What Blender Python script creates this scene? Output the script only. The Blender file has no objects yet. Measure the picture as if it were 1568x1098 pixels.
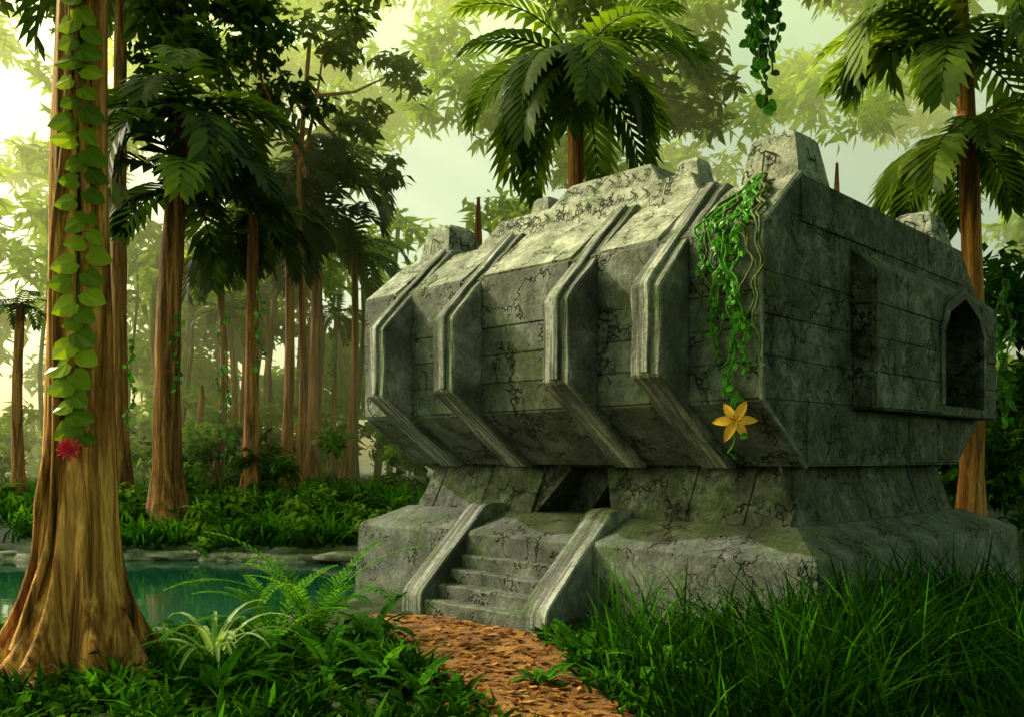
import bpy, bmesh, math, random
import numpy as np
from mathutils import Vector, Matrix, noise
random.seed(7); rng=np.random.default_rng(7)
S=bpy.context.scene
CAMH=3.1; F=1358.0
def P(px,py,Y): return Vector(((px-784)/F*Y, Y, CAMH-(py-700)/F*Y))
def sst(a,b,x):
    t=np.clip((x-a)/(b-a),0,1); return t*t*(3-2*t)
PR=7.3; PY=23.0
def gh(x,y):
    x=np.asarray(x,float); y=np.asarray(y,float)
    wob=.035*np.sin(x*.9+y*.3)+.025*np.sin(x*2.1-y*1.3)
    f=((np.abs(x+16)/12.3)**4+(np.abs(y-PY)/PR)**4)**.25+wob
    d=-1.2*(1-sst(.95,1.05,f))
    r=sst(30.5,40,y)*1.4
    n=.05*np.sin(x*1.3+.5*y)*np.cos(y*.9)+.03*np.sin(x*3.1)*np.sin(y*2.7+1)
    return d+r+n
def ghf(x,y): return float(gh(x,y))

# ---------- node helpers
def newmat(name):
    m=bpy.data.materials.new(name); m.use_nodes=True
    nt=m.node_tree; nt.nodes.clear()
    return m,nt
def ramp(nt,stops,src=None,out=0):
    r=nt.nodes.new('ShaderNodeValToRGB'); e=r.color_ramp.elements
    while len(e)>1: e.remove(e[-1])
    e[0].position=stops[0][0]; c=stops[0][1]; e[0].color=(*c,1)
    for p,c in stops[1:]:
        q=e.new(p); q.color=(*c,1)
    if src: nt.links.new(src.outputs[out],r.inputs[0])
    return r
def mixc(nt,fac,a,b,mode='MIX'):
    m=nt.nodes.new('ShaderNodeMix'); m.data_type='RGBA'; m.blend_type=mode
    for i,v in ((0,fac),(6,a),(7,b)):
        if isinstance(v,bpy.types.NodeSocket): nt.links.new(v,m.inputs[i])
        elif isinstance(v,(int,float)): m.inputs[i].default_value=v
        else: m.inputs[i].default_value=(*v,1)
    return m.outputs[2]
def mth(nt,op,a,b=None,c=None):
    m=nt.nodes.new('ShaderNodeMath'); m.operation=op
    for i,v in ((0,a),(1,b),(2,c)):
        if v is None: continue
        if isinstance(v,bpy.types.NodeSocket): nt.links.new(v,m.inputs[i])
        else: m.inputs[i].default_value=v
    return m.outputs[0]
def noisen(nt,scale,detail=4,rough=.6,mapscale=None,coord='Object',dist=0):
    tc=nt.nodes.new('ShaderNodeTexCoord'); src=tc.outputs[coord]
    if mapscale:
        mp=nt.nodes.new('ShaderNodeMapping'); mp.inputs['Scale'].default_value=mapscale
        nt.links.new(src,mp.inputs[0]); src=mp.outputs[0]
    n=nt.nodes.new('ShaderNodeTexNoise'); n.inputs['Scale'].default_value=scale
    n.inputs['Detail'].default_value=detail; n.inputs['Roughness'].default_value=rough
    n.inputs['Distortion'].default_value=dist
    nt.links.new(src,n.inputs['Vector']); return n
def finish(nt,col,rough=.85,bump=None,bstr=.4,bdist=.05,spec=.3):
    b=nt.nodes.new('ShaderNodeBsdfPrincipled'); o=nt.nodes.new('ShaderNodeOutputMaterial')
    nt.links.new(col,b.inputs['Base Color'])
    b.inputs['Roughness'].default_value=rough
    b.inputs['Specular IOR Level'].default_value=spec
    if bump is not None:
        bp=nt.nodes.new('ShaderNodeBump'); bp.inputs['Strength'].default_value=bstr; bp.inputs['Distance'].default_value=bdist
        nt.links.new(bump,bp.inputs['Height']); nt.links.new(bp.outputs[0],b.inputs['Normal'])
    nt.links.new(b.outputs[0],o.inputs[0]); return b

def stone_mat(name,c0,c1,c2,moss=.5,streak=False,crack=True,blotch=.0,mlo=.54,mhi=.66):
    m,nt=newmat(name)
    if streak: n1=noisen(nt,1.0,4,.65,mapscale=(.5,9,.5))
    else: n1=noisen(nt,1.3,5,.68)
    base=ramp(nt,[(.34,c0),(.5,c1),(.66,c2)],n1).outputs[0]
    at=nt.nodes.new('ShaderNodeAttribute'); at.attribute_name='tint'
    tv=mth(nt,'MULTIPLY_ADD',at.outputs['Fac'],.8,.6)
    cc=nt.nodes.new('ShaderNodeCombineColor')
    for i in range(3): nt.links.new(tv,cc.inputs[i])
    base=mixc(nt,1.0,base,cc.outputs[0],'MULTIPLY')
    fine=noisen(nt,14,4,.75)
    base=mixc(nt,.5,base,ramp(nt,[(.35,(.35,.35,.35)),(.65,(1.35,1.35,1.35))],fine).outputs[0],'MULTIPLY')
    bl=noisen(nt,4.2,4,.7,dist=1.0)
    blf=ramp(nt,[(.48,(0,0,0)),(.56,(1,1,1))],bl).outputs[0]
    base=mixc(nt,mth(nt,'MULTIPLY',blf,.22+blotch),base,(.014,.017,.015))
    geo=nt.nodes.new('ShaderNodeNewGeometry'); sx=nt.nodes.new('ShaderNodeSeparateXYZ'); nt.links.new(geo.outputs['Normal'],sx.inputs[0])
    ms=mth(nt,'MULTIPLY_ADD',sx.outputs[2],.06,noisen(nt,1.5,5,.75).outputs[0])
    mf=ramp(nt,[(mlo,(0,0,0)),(mhi,(1,1,1))]); nt.links.new(ms,mf.inputs[0])
    mc=ramp(nt,[(.35,(.02,.045,.008)),(.65,(.085,.15,.02))],fine).outputs[0]
    base=mixc(nt,mth(nt,'MULTIPLY',mf.outputs[0],moss),base,mc)
    hgt=mth(nt,'MULTIPLY_ADD',fine.outputs[0],.45,mth(nt,'MULTIPLY',n1.outputs[0],.5))
    if crack:
        wn=noisen(nt,1.7,3,.8)
        tc=nt.nodes.new('ShaderNodeTexCoord')
        mv=nt.nodes.new('ShaderNodeMix'); mv.data_type='VECTOR'; mv.inputs[0].default_value=.5
        nt.links.new(tc.outputs['Object'],mv.inputs[4]); nt.links.new(wn.outputs['Color'],mv.inputs[5])
        v=nt.nodes.new('ShaderNodeTexVoronoi'); v.feature='DISTANCE_TO_EDGE'; v.inputs['Scale'].default_value=2.8
        nt.links.new(mv.outputs[1],v.inputs['Vector'])
        gn=noisen(nt,1.4,2,.5)
        wd=mth(nt,'MULTIPLY_ADD',gn.outputs[0],-.30,.175)
        wd=mth(nt,'MAXIMUM',wd,.0005)
        cr=mth(nt,'DIVIDE',v.outputs['Distance'],wd)
        crg=mth(nt,'MINIMUM',cr,1.0)
        base=mixc(nt,1.0,base,mixc(nt,crg,(.06,.07,.06),(1,1,1)),'MULTIPLY')
        hgt=mth(nt,'MULTIPLY_ADD',crg,.7,hgt)
    finish(nt,base,.86,hgt,.9,.06)
    return m
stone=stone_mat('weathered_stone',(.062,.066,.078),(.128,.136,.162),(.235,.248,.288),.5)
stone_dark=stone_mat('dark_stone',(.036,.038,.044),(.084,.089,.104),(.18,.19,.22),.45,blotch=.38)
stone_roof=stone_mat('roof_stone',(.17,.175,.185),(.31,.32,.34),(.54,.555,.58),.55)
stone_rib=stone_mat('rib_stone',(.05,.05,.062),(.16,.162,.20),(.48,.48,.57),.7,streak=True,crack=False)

def leaf_mat(name,dark,mid,bright,trans=.4,rough=.5):
    m,nt=newmat(name)
    at=nt.nodes.new('ShaderNodeAttribute'); at.attribute_name='tint'
    r=ramp(nt,[(0,dark),(.55,mid),(1,bright)],at,'Fac')
    if rough<.6:
        b=nt.nodes.new('ShaderNodeBsdfPrincipled'); nt.links.new(r.outputs[0],b.inputs['Base Color'])
        b.inputs['Roughness'].default_value=rough; b.inputs['Specular IOR Level'].default_value=.25
    else:
        b=nt.nodes.new('ShaderNodeBsdfDiffuse'); nt.links.new(r.outputs[0],b.inputs[0])
    t=nt.nodes.new('ShaderNodeBsdfTranslucent')
    tcx=mixc(nt,1.0,r.outputs[0],(1.5,1.45,.6),'MULTIPLY'); nt.links.new(tcx,t.inputs[0])
    mx=nt.nodes.new('ShaderNodeMixShader'); mx.inputs[0].default_value=trans
    o=nt.nodes.new('ShaderNodeOutputMaterial')
    nt.links.new(b.outputs[0],mx.inputs[1]); nt.links.new(t.outputs[0],mx.inputs[2]); nt.links.new(mx.outputs[0],o.inputs[0])
    return m
M_palm=leaf_mat('palm_leaf',(.006,.016,.003),(.025,.055,.008),(.13,.20,.02),.45,.55)
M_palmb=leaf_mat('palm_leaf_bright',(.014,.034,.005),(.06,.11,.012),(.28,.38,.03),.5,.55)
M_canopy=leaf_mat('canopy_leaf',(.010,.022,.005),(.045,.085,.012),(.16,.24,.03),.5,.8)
M_far=leaf_mat('hazy_leaf',(.08,.15,.015),(.21,.35,.035),(.45,.60,.09),.5,.8)  # distance haze is put into these paler leaf colours
M_under=leaf_mat('understorey_leaf',(.010,.03,.006),(.035,.10,.012),(.14,.27,.03),.4,.8)
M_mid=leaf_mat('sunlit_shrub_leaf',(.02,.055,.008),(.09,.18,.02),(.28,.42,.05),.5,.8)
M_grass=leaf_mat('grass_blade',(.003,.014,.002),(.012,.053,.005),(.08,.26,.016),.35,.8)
M_fern=leaf_mat('fern_leaf',(.015,.05,.008),(.04,.15,.015),(.14,.34,.04),.4,.8)
M_vine=leaf_mat('vine_leaf',(.05,.10,.01),(.15,.24,.015),(.34,.45,.03),.35,.35)
M_vine2=leaf_mat('creeper_leaf',(.012,.055,.004),(.035,.17,.008),(.09,.38,.02),.35,.4)
M_spider=leaf_mat('spider_leaf',(.08,.17,.05),(.17,.32,.10),(.42,.50,.26),.35)

def bark_mat(name,c0,c1,c2,moss=.0):
    m,nt=newmat(name)
    n=noisen(nt,1.0,4,.65,mapscale=(5,5,.25),dist=.7)
    f=noisen(nt,9,4,.7,mapscale=(3,3,.4))
    b=ramp(nt,[(.36,c0),(.5,c1),(.62,c2)],n).outputs[0]
    b=mixc(nt,.5,b,ramp(nt,[(.35,(.3,.28,.25)),(.65,(1.2,1.2,1.2))],f).outputs[0],'MULTIPLY')
    if moss>0:
        g=noisen(nt,.9,4,.7); gf=ramp(nt,[(.5,(0,0,0)),(.68,(1,1,1))],g).outputs[0]
        b=mixc(nt,mth(nt,'MULTIPLY',gf,moss),b,(.05,.06,.015))
    h=mth(nt,'MULTIPLY_ADD',f.outputs[0],.6,n.outputs[0])
    finish(nt,b,.8,h,1.0,.08); return m
M_bark=bark_mat('rainforest_bark',(.04,.012,.005),(.42,.155,.05),(.88,.42,.16),.06)
M_bark2=bark_mat('palm_bark',(.06,.020,.009),(.31,.115,.04),(.60,.26,.09),.08)

def simple_mat(name,c,rough=.6,var=.4):
    m,nt=newmat(name)
    n=noisen(nt,12,3,.6)
    col=mixc(nt,n.outputs[0],tuple(x*(1-var) for x in c),tuple(min(1,x*(1+var*.6)) for x in c))
    finish(nt,col,rough); return m
M_red=simple_mat('red_petal',(.75,.04,.09),.5)
M_yel=simple_mat('yellow_petal',(.80,.40,.05),.5)
M_stam=simple_mat('stamen',(.35,.10,.01),.6)
M_stem=simple_mat('vine_stem',(.05,.08,.02),.7)
M_glyph=simple_mat('carved_groove',(.02,.02,.018),.95)
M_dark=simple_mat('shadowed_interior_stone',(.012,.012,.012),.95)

# ---------- mesh accumulators
class Acc:
    def __init__(s): s.v=[];s.f=[];s.t=[]
    def add(s,vs,fs,t=.5):
        o=len(s.v); s.v.extend([tuple(v) for v in vs]); s.f.extend([tuple(i+o for i in f) for f in fs])
        s.t.extend([t]*len(vs) if not hasattr(t,'__len__') else list(t))
    def tube(s,pts,rad,n=8,t=.5,cap=True):
        o=len(s.v); pts=[Vector(p) for p in pts]; N=len(pts)
        for i,p in enumerate(pts):
            d=(pts[min(i+1,N-1)]-pts[max(i-1,0)]).normalized()
            a=d.cross(Vector((.31,.87,.13))).normalized(); b=d.cross(a)
            r=rad[i] if hasattr(rad,'__len__') else rad
            for k in range(n):
                an=2*math.pi*k/n
                s.v.append(tuple(p+(a*math.cos(an)+b*math.sin(an))*r)); s.t.append(t)
        for i in range(N-1):
            for k in range(n):
                k2=(k+1)%n
                s.f.append((o+i*n+k,o+i*n+k2,o+(i+1)*n+k2,o+(i+1)*n+k))
        if cap:
            s.f.append(tuple(o+k for k in range(n))); s.f.append(tuple(o+(N-1)*n+k for k in reversed(range(n))))
    def obj(s,name,mat,parent=None,smooth=False):
        me=bpy.data.meshes.new(name); me.from_pydata(s.v,[],s.f)
        a=me.attributes.new('tint','FLOAT','POINT'); a.data.foreach_set('value',np.array(s.t,dtype=np.float32))
        return fin(me,name,mat,parent,smooth)
def fin(me,name,mat,parent=None,smooth=False):
    ob=bpy.data.objects.new(name,me); S.collection.objects.link(ob)
    me.materials.append(mat)
    if smooth: me.polygons.foreach_set('use_smooth',[True]*len(me.polygons))
    if parent: ob.parent=parent
    me.update(); return ob
def npmesh(name,V,Fq,T,mat,parent=None,smooth=False):
    me=bpy.data.meshes.new(name); n=len(V); m,k=Fq.shape
    me.vertices.add(n); me.vertices.foreach_set('co',V.astype(np.float32).ravel())
    me.loops.add(m*k); me.loops.foreach_set('vertex_index',Fq.astype(np.int32).ravel())
    me.polygons.add(m); me.polygons.foreach_set('loop_start',np.arange(0,m*k,k,dtype=np.int32))
    me.polygons.foreach_set('loop_total',np.full(m,k,dtype=np.int32))
    me.update(calc_edges=True)
    a=me.attributes.new('tint','FLOAT','POINT'); a.data.foreach_set('value',T.astype(np.float32))
    return fin(me,name,mat,parent,smooth)
def empty(name,loc=(0,0,0)):
    e=bpy.data.objects.new(name,None); e.location=loc; S.collection.objects.link(e); return e

def leaves_np(C,L,W,T,droop=.3):
    n=len(C)
    az=rng.uniform(0,2*np.pi,n); el=rng.normal(-droop,.5,n)
    d=np.stack([np.cos(az)*np.cos(el),np.sin(az)*np.cos(el),np.sin(el)],1)
    r=rng.normal(size=(n,3)); r[:,2]*=.5 
    up=np.array([0,0,1.0])+r*.6
    s=np.cross(d,up); s/=np.linalg.norm(s,axis=1)[:,None]+1e-6
    nn=np.cross(s,d)
    L=L[:,None];W=W[:,None]
    V=np.stack([C,C+d*L*.45+s*W*.5,C+d*L-nn*L*.18,C+d*L*.45-s*W*.5],1).reshape(-1,3)
    return V,np.arange(n*4).reshape(n,4),np.repeat(T,4)
def cloud(name,clumps,mat,per,L,parent=None,squash=.7,W=.45):
    Cs=[];Ts=[];Ls=[]
    for c,r,tb in clumps:
        n=int(per*r*r); k=max(3,int(r*3))
        sub=rng.normal(size=(k,3)); sub/=np.linalg.norm(sub,axis=1)[:,None]; sub*=r*rng.uniform(.3,1,(k,1))
        sub[:,2]*=squash
        idx=rng.integers(0,k,n)
        off=rng.normal(size=(n,3))*r*.22; off[:,2]*=.7
        p=np.array(c)+sub[idx]+off
        st=rng.normal(0,.13,k)[idx]
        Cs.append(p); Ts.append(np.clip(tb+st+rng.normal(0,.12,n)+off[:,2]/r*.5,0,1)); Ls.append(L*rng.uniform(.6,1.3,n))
    C=np.concatenate(Cs);T=np.concatenate(Ts);LL=np.concatenate(Ls)
    V,Fq,TT=leaves_np(C,LL,LL*W,T)
    return npmesh(name,V,Fq,TT,mat,parent)

def frond(acc,base,az,elev,length,droop,ll,n=14,w=.06,tint=.4,fall=.5,seg_w=.03):
    base=Vector(base); p=base.copy(); h=Vector((math.cos(az),math.sin(az),0)); side=Vector((-h.y,h.x,0))
    ns=n; pts=[p.copy()]; dirs=[]
    twist=random.uniform(-.15,.15)
    for i in range(ns):
        s=(i+.5)/ns; e=elev-droop*s**1.2
        d=h*math.cos(e)+Vector((0,0,math.sin(e)))+side*twist*s; d.normalize()
        p=p+d*(length/ns); pts.append(p.copy()); dirs.append(d)
    sp=pts[::2] if len(pts)>9 else pts
    acc.tube(sp,[seg_w*(1-.8*i/len(sp)) for i in range(len(sp))],3,tint*.7,False)
    for i in range(1,ns+1):
        s=i/ns; d=dirs[i-1]; q=pts[i]; L=ll*(math.sin(math.pi*min(1,.12+.8*s))**.6)*random.uniform(.85,1.1)
        upv=side.cross(d)
        if upv.z<0: upv=-upv
        for sg in (-1,1):
            o=(side*sg*(1-.45*s)+d*(.35+.6*s)+upv*.15).normalized()
            dn=Vector((0,0,-1))
            m=q+o*L*.5+dn*L*fall*.16; e=q+o*L*.92+dn*L*fall*.6
            wv=d.cross(o).cross(o).normalized()*w*(.8+.4*random.random())
            t=min(1,max(0,tint+random.gauss(0,.1)))
            acc.add([q-wv*.4,q+wv*.4,m+wv,m-wv,e],[(0,1,2,3),(3,2,4)],t)
def palm(name,base,top,r0,r1,nf,fl,ll,mat,tint=.4,tiers=1,w=.07,n=15,droop=1.6):
    e=empty(name,(0,0,0))
    b=Vector(base); t=Vector(top); A=Acc(); pts=[];rad=[]
    K=14
    bend=Vector((random.uniform(-.3,.3),random.uniform(-.3,.3),0))
    for i in range(K+1):
        s=i/K; p=b.lerp(t,s)+bend*math.sin(s*math.pi)
        fl_=1+1.0*math.exp(-s*K*1.1)
        pts.append(p); rad.append((r0+(r1-r0)*s)*fl_*(1+.05*math.sin(i*2.3)))
    pts[0].z-=.3
    A.tube(pts,rad,12,.5); A.obj('trunk',M_bark2,e,True)
    L=Acc()
    for k in range(tiers):
        c=t-Vector((0,0,k*fl*.6))
        m=nf if k==0 else int(nf*.6)
        for j in range(m):
            az=2*math.pi*j/m*1.0+random.uniform(-.25,.25)+k
            el=random.choice([1.1,.8,.5,.2,-.1])+random.uniform(-.15,.15)-k*.15
            frond(L,c+Vector((0,0,random.uniform(-.15,.15))),az,el,fl*random.uniform(.8,1.1),droop+random.uniform(-.3,.3),ll,n,w,min(.95,max(.02,tint+random.gauss(0,.2))),.6,.035*fl/3)
    L.obj('crown_fronds',mat,e)
    return e

# ================= TEMPLE =================
T=empty('stone_temple',(3.79,13.5,0)); T.rotation_euler=(0,0,math.radians(45.5))
def prof_mesh(name,prof,y0,y1,mat,jit=.0,cell=None,bev=.04,parent=T,tint=.5):
    bm=bmesh.new()
    a=[bm.verts.new((x,y0,z)) for x,z in prof]; b=[bm.verts.new((x,y1,z)) for x,z in prof]
    n=len(prof); bm.faces.new(a); bm.faces.new(b[::-1])
    for i in range(n): bm.faces.new((a[i],b[i],b[(i+1)%n],a[(i+1)%n]))
    return fbm(bm,name,mat,jit,cell,bev,parent,tint)
def fbm(bm,name,mat,jit=0,cell=None,bev=.04,parent=T,tint=.5):
    bmesh.ops.recalc_face_normals(bm,faces=bm.faces)
    if bev: bmesh.ops.bevel(bm,geom=list(bm.edges),offset=bev,segments=1,affect='EDGES',clamp_overlap=True)
    if cell:
        for _ in range(6):
            es=[e for e in bm.edges if e.calc_length()>cell]
            if not es: break
            bmesh.ops.subdivide_edges(bm,edges=es,cuts=1,use_grid_fill=True)
        bmesh.ops.triangulate(bm,faces=[f for f in bm.faces if len(f.verts)>4])
    if jit:
        for v in bm.verts:
            v.co+=noise.noise_vector(v.co*1.7)*jit+noise.noise_vector(v.co*6)*jit*.4
    me=bpy.data.meshes.new(name); bm.to_mesh(me); bm.free()
    at=me.attributes.new('tint','FLOAT','POINT'); at.data.foreach_set('value',np.full(len(me.vertices),tint,dtype=np.float32))
    return fin(me,name,mat,parent)
def ringmesh(name,rings,mat,**kw):
    bm=bmesh.new(); R=[]
    for x0,x1,y0,y1,z in rings:
        R.append([bm.verts.new(c) for c in ((x0,y0,z),(x1,y0,z),(x1,y1,z),(x0,y1,z))])
    bm.faces.new(R[0]); bm.faces.new(R[-1][::-1])
    for i in range(len(R)-1):
        for k in range(4): bm.faces.new((R[i][k],R[i][(k+1)%4],R[i+1][(k+1)%4],R[i+1][k]))
    return fbm(bm,name,mat,**kw)
LEN=10.08
prof=[(0,4.0),(0,6.68),(1.265,7.71),(8.93,7.71),(10.2,6.68),(10.2,4.0),(8.7,2.95),(1.5,2.95)]
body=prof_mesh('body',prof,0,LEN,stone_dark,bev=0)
bm=bmesh.new()
pts=[(3.2,-.42,3.95),(9.95,-.42,3.95),(9.95,-.42,6.45),(3.2,-.42,6.45),(3.2,.1,3.95),(9.95,.1,3.95),(9.95,.1,6.9),(3.2,.1,6.9)]
v=[bm.verts.new(p) for p in pts]
for f in [(0,1,2,3),(4,7,6,5),(0,3,7,4),(1,5,6,2),(3,2,6,7),(0,4,5,1)]: bm.faces.new([v[i] for i in f])
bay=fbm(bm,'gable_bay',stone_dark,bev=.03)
def cutter(poly,axis,lo,hi):
    bm=bmesh.new()
    mk=(lambda u,z,d:(u,d,z)) if axis=='y' else (lambda u,z,d:(d,u,z))
    a=[bm.verts.new(mk(u,z,lo)) for u,z in poly]; b=[bm.verts.new(mk(u,z,hi)) for u,z in poly]
    bm.faces.new(a); bm.faces.new(b[::-1]); n=len(poly)
    for i in range(n): bm.faces.new((a[i],b[i],b[(i+1)%n],a[(i+1)%n]))
    bmesh.ops.recalc_face_normals(bm,faces=bm.faces)
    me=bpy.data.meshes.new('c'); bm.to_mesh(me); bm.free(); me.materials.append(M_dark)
    o=bpy.data.objects.new('c',me); S.collection.objects.link(o); o.parent=T; return o
def boolean(ob,cut):
    md=ob.modifiers.new('b','BOOLEAN'); md.object=cut; md.solver='EXACT'; md.operation='DIFFERENCE'
    bpy.context.view_layer.update()
    dg=bpy.context.evaluated_depsgraph_get()
    me=bpy.data.meshes.new_from_object(ob.evaluated_get(dg)); ob.modifiers.clear(); ob.data=me
AV0,AV1=6.5,8.9
arch=[(AV0,4.15),(AV1,4.15),(AV1,5.7),(AV1-.35,6.1),((AV0+AV1)/2,6.42),(AV0+.3,6.05),(AV0,5.6)]
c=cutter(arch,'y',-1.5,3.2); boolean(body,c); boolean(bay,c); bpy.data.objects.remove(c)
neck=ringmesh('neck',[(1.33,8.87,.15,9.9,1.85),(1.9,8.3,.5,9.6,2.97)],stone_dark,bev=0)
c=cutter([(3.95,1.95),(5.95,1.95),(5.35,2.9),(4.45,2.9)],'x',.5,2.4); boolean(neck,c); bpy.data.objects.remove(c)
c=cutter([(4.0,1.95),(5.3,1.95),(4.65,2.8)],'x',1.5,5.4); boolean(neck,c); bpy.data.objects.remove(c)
ringmesh('plinth',[(.08,10.3,-.92,10.72,-.8),(.2,10.2,-.8,10.6,1.50),(.25,10.15,-.75,10.55,1.57),(1.2,9,.02,10.0,1.95)],stone,bev=.008,cell=.6,jit=.012,tint=.25)

def block(acc,O,U,V,N,u0,u1,v0,v1,d,inset=.025,t=.5):
    j=lambda:random.uniform(-.016,.016)
    back=[O+U*u0+V*v0,O+U*u1+V*v0,O+U*u1+V*v1,O+U*u0+V*v1]
    fr=[O+U*(u0+inset+j())+V*(v0+inset+j())+N*(d+j()*.6),O+U*(u1-inset+j())+V*(v0+inset+j())+N*(d+j()*.6),
        O+U*(u1-inset+j())+V*(v1-inset+j())+N*(d+j()*.6),O+U*(u0+inset+j())+V*(v1-inset+j())+N*(d+j()*.6)]
    acc.add(back+fr,[(4,5,6,7),(0,1,5,4),(1,2,6,5),(2,3,7,6),(3,0,4,7)],t)
def blocks(acc,O,U,V,N,vs,rng_fn,bw,d=.05,skip=None,gap=.004,tb=.5):
    O=Vector(O);U=Vector(U).normalized();V=Vector(V).normalized();N=Vector(N).normalized()
    for r in range(len(vs)-1):
        a,b=rng_fn((vs[r]+vs[r+1])/2,vs[r],vs[r+1]); u=a; first=True
        while u<b-.05:
            w=bw*random.uniform(.65,1.35)
            if first and r%2: w*=.55
            first=False
            u2=min(b,u+w)
            if b-u2<bw*.35: u2=b
            block(acc,O,U,V,N,u+gap,u2-gap,vs[r]+gap,vs[r+1]-gap,d*random.uniform(.75,1.2),.015,tb+random.uniform(-.16,.18))
            u=u2
ribs=[(1.285,1.88),(3.19,3.8),(6.16,6.76),(8.35,8.95)]
B=Acc()
edges=[0]+[e for r in ribs for e in r]+[LEN]
spans=[(edges[i],edges[i+1]) for i in range(0,len(edges),2)]
for a,b in spans:
    blocks(B,(0,0,0),(0,1,0),(0,0,1),(-1,0,0),[4.0,4.55,5.1,5.65,6.68],lambda m,x,y,a=a,b=b:(a+.01,b-.01),3.4,.03,tb=.45)
    blocks(B,(0,0,4.0),(0,1,0),(1.5,0,-1.05),(-1.05,0,-1.5),[0.02,1.80],lambda m,x,y,a=a,b=b:(a+.01,b-.01),2.6,.03,tb=.2)
B.obj('front_wall_blocks',stone,T)
R=Acc()
for a,b in spans:
    blocks(R,(0,0,6.68),(0,1,0),(1.265,0,1.03),(-1.03,0,1.265),[.03,1.6],lambda m,x,y,a=a,b=b:(a+.01,b-.01),2.6,.04)
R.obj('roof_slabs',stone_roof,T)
Gb=Acc()
def grange(m,z0,z1):
    if m>6.68: o=(z1-6.68)/1.03*1.265
    elif m<4.0: o=(4.0-z0)/1.05*1.5
    else: o=0
    return (o+.0,10.2-o)
blocks(Gb,(0,0,0),(1,0,0),(0,0,1),(0,-1,0),[4.0,4.65,5.3,5.95,6.68],lambda m,a,b:(0,3.18),3.4,.03)
blocks(Gb,(0,0,0),(1,0,0),(0,0,1),(0,-1,0),[2.97,3.95],grange,2.9,.03,tb=.3)
blocks(Gb,(0,0,0),(1,0,0),(0,0,1),(0,-1,0),[6.93,7.7],grange,3,.04)
for (a,b) in ((3.2,AV0-.02),(AV1+.02,9.93)):
    blocks(Gb,(0,-.42,0),(1,0,0),(0,0,1),(0,-1,0),[3.97,4.6,5.2,5.8,6.43],lambda m,x,y,a=a,b=b:(a+.02,b),2.2,.03,tb=.6)
blocks(Gb,(3.2,0,0),(0,-1,0),(0,0,1),(-1,0,0),[3.97,4.6,5.2,5.8,6.43],lambda m,x,y:(.03,.41),.6,.03)
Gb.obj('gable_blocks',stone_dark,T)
Tr=Acc()
def trim(p,q,w=.05):
    Tr.tube([Vector(p).lerp(Vector(q),i/10)+Vector((random.uniform(-.012,.012),random.uniform(-.012,.012),0)) for i in range(11)],[w*random.uniform(.8,1.15) for _ in range(11)],6,.6)
trim((0,0,3.98),(0,0,6.7)); trim((0,0,6.68),(1.265,0,7.71)); trim((0,0,4.0),(1.5,0,2.95))
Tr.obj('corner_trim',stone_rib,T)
Vs=Acc(); ap=[arch[1]]+arch[2:]+[arch[0]]
cx,cz=(AV0+AV1)/2,5.2
for i in range(len(ap)-1):
    (x0,z0),(x1,z1)=ap[i],ap[i+1]
    def ex(x,z,k=.22):
        d=Vector((x-cx,z-cz)); d.normalize(); return x+d.x*k,z+d.y*k
    X0,Z0=ex(x0,z0);X1,Z1=ex(x1,z1)
    if i==0: Z0=z0
    if i==len(ap)-2: Z1=z1
    vs=[(x0,-.41,z0),(x1,-.41,z1),(X1,-.41,Z1),(X0,-.41,Z0)]
    vs2=[(x0,-.50,z0),(x1,-.50,z1),(X1,-.49,Z1),(X0,-.49,Z0)]
    Vs.add(vs+vs2,[(4,5,6,7),(0,1,5,4),(1,2,6,5),(2,3,7,6),(3,0,4,7)],random.uniform(.3,.7))
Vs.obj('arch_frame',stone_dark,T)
Nb=Acc(); nv=Vector((.57,0,1.12)); nl=nv.length
blocks(Nb,(1.33,0,1.88),(0,1,0),nv,(-1.12,0,.57),[.02,nl-.03],lambda m,a,b:(.2,3.85),1.25,.045,tb=.4)
blocks(Nb,(1.33,0,1.88),(0,1,0),nv,(-1.12,0,.57),[.02,nl-.03],lambda m,a,b:(6.05,9.7),1.3,.045,tb=.4)
nv2=Vector((0,.35,1.12))
blocks(Nb,(0,.15,1.88),(1,0,0),nv2,(0,-1.12,.35),[.02,nv2.length-.03],lambda m,a,b:(1.45,8.7),1.5,.045,tb=.25)
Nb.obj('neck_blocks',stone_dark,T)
for i,(a,b) in enumerate(ribs):
    pr=[(-.785,4.38),(-.785,5.82),(-.62,6.02),(1.2,7.83),(1.5,7.80),(1.5,2.9),(1.3,2.9)]
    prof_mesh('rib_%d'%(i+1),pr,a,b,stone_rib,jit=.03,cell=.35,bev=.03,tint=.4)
    prof_mesh('rib_ridge_%d'%(i+1),[(x-.05,z+.05) for x,z in pr[:4]]+[(1.2,7.6),(0,6.5),(-.6,5.6),(-.6,4.6)],a+.2,b-.2,stone_rib,jit=.02,cell=.4,bev=.02,tint=.7)
ringmesh('roof_step_lower',[(1.2,6.5,1.75,7.75,7.6),(1.25,6.4,1.85,7.6,7.75),(1.47,6.0,2.2,7.1,8.28)],stone_roof,bev=.02,cell=.5,jit=.006,tint=.5)
ringmesh('roof_step_upper',[(1.75,5.8,3.0,6.2,8.15),(1.8,5.6,3.1,6.05,8.34),(2.05,5.2,3.5,5.6,8.86)],stone_roof,bev=.02,cell=.4,jit=.006,tint=.5)
def horn(name,a,b,w,h,z,tp=.62):
    k=w/2; q=k*tp
    ringmesh(name,[(b-k,b+k,a-k,a+k,z),(b-k*.97,b+k*.97,a-k*.97,a+k*.97,z+.05*h),(b-q,b+q,a-q,a+q,z+h*.88),(b-q*.72,b+q*.72,a-q*.72,a+q*.72,z+h)],stone_roof,bev=.025,cell=.25,jit=.02,tint=.4)
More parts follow.
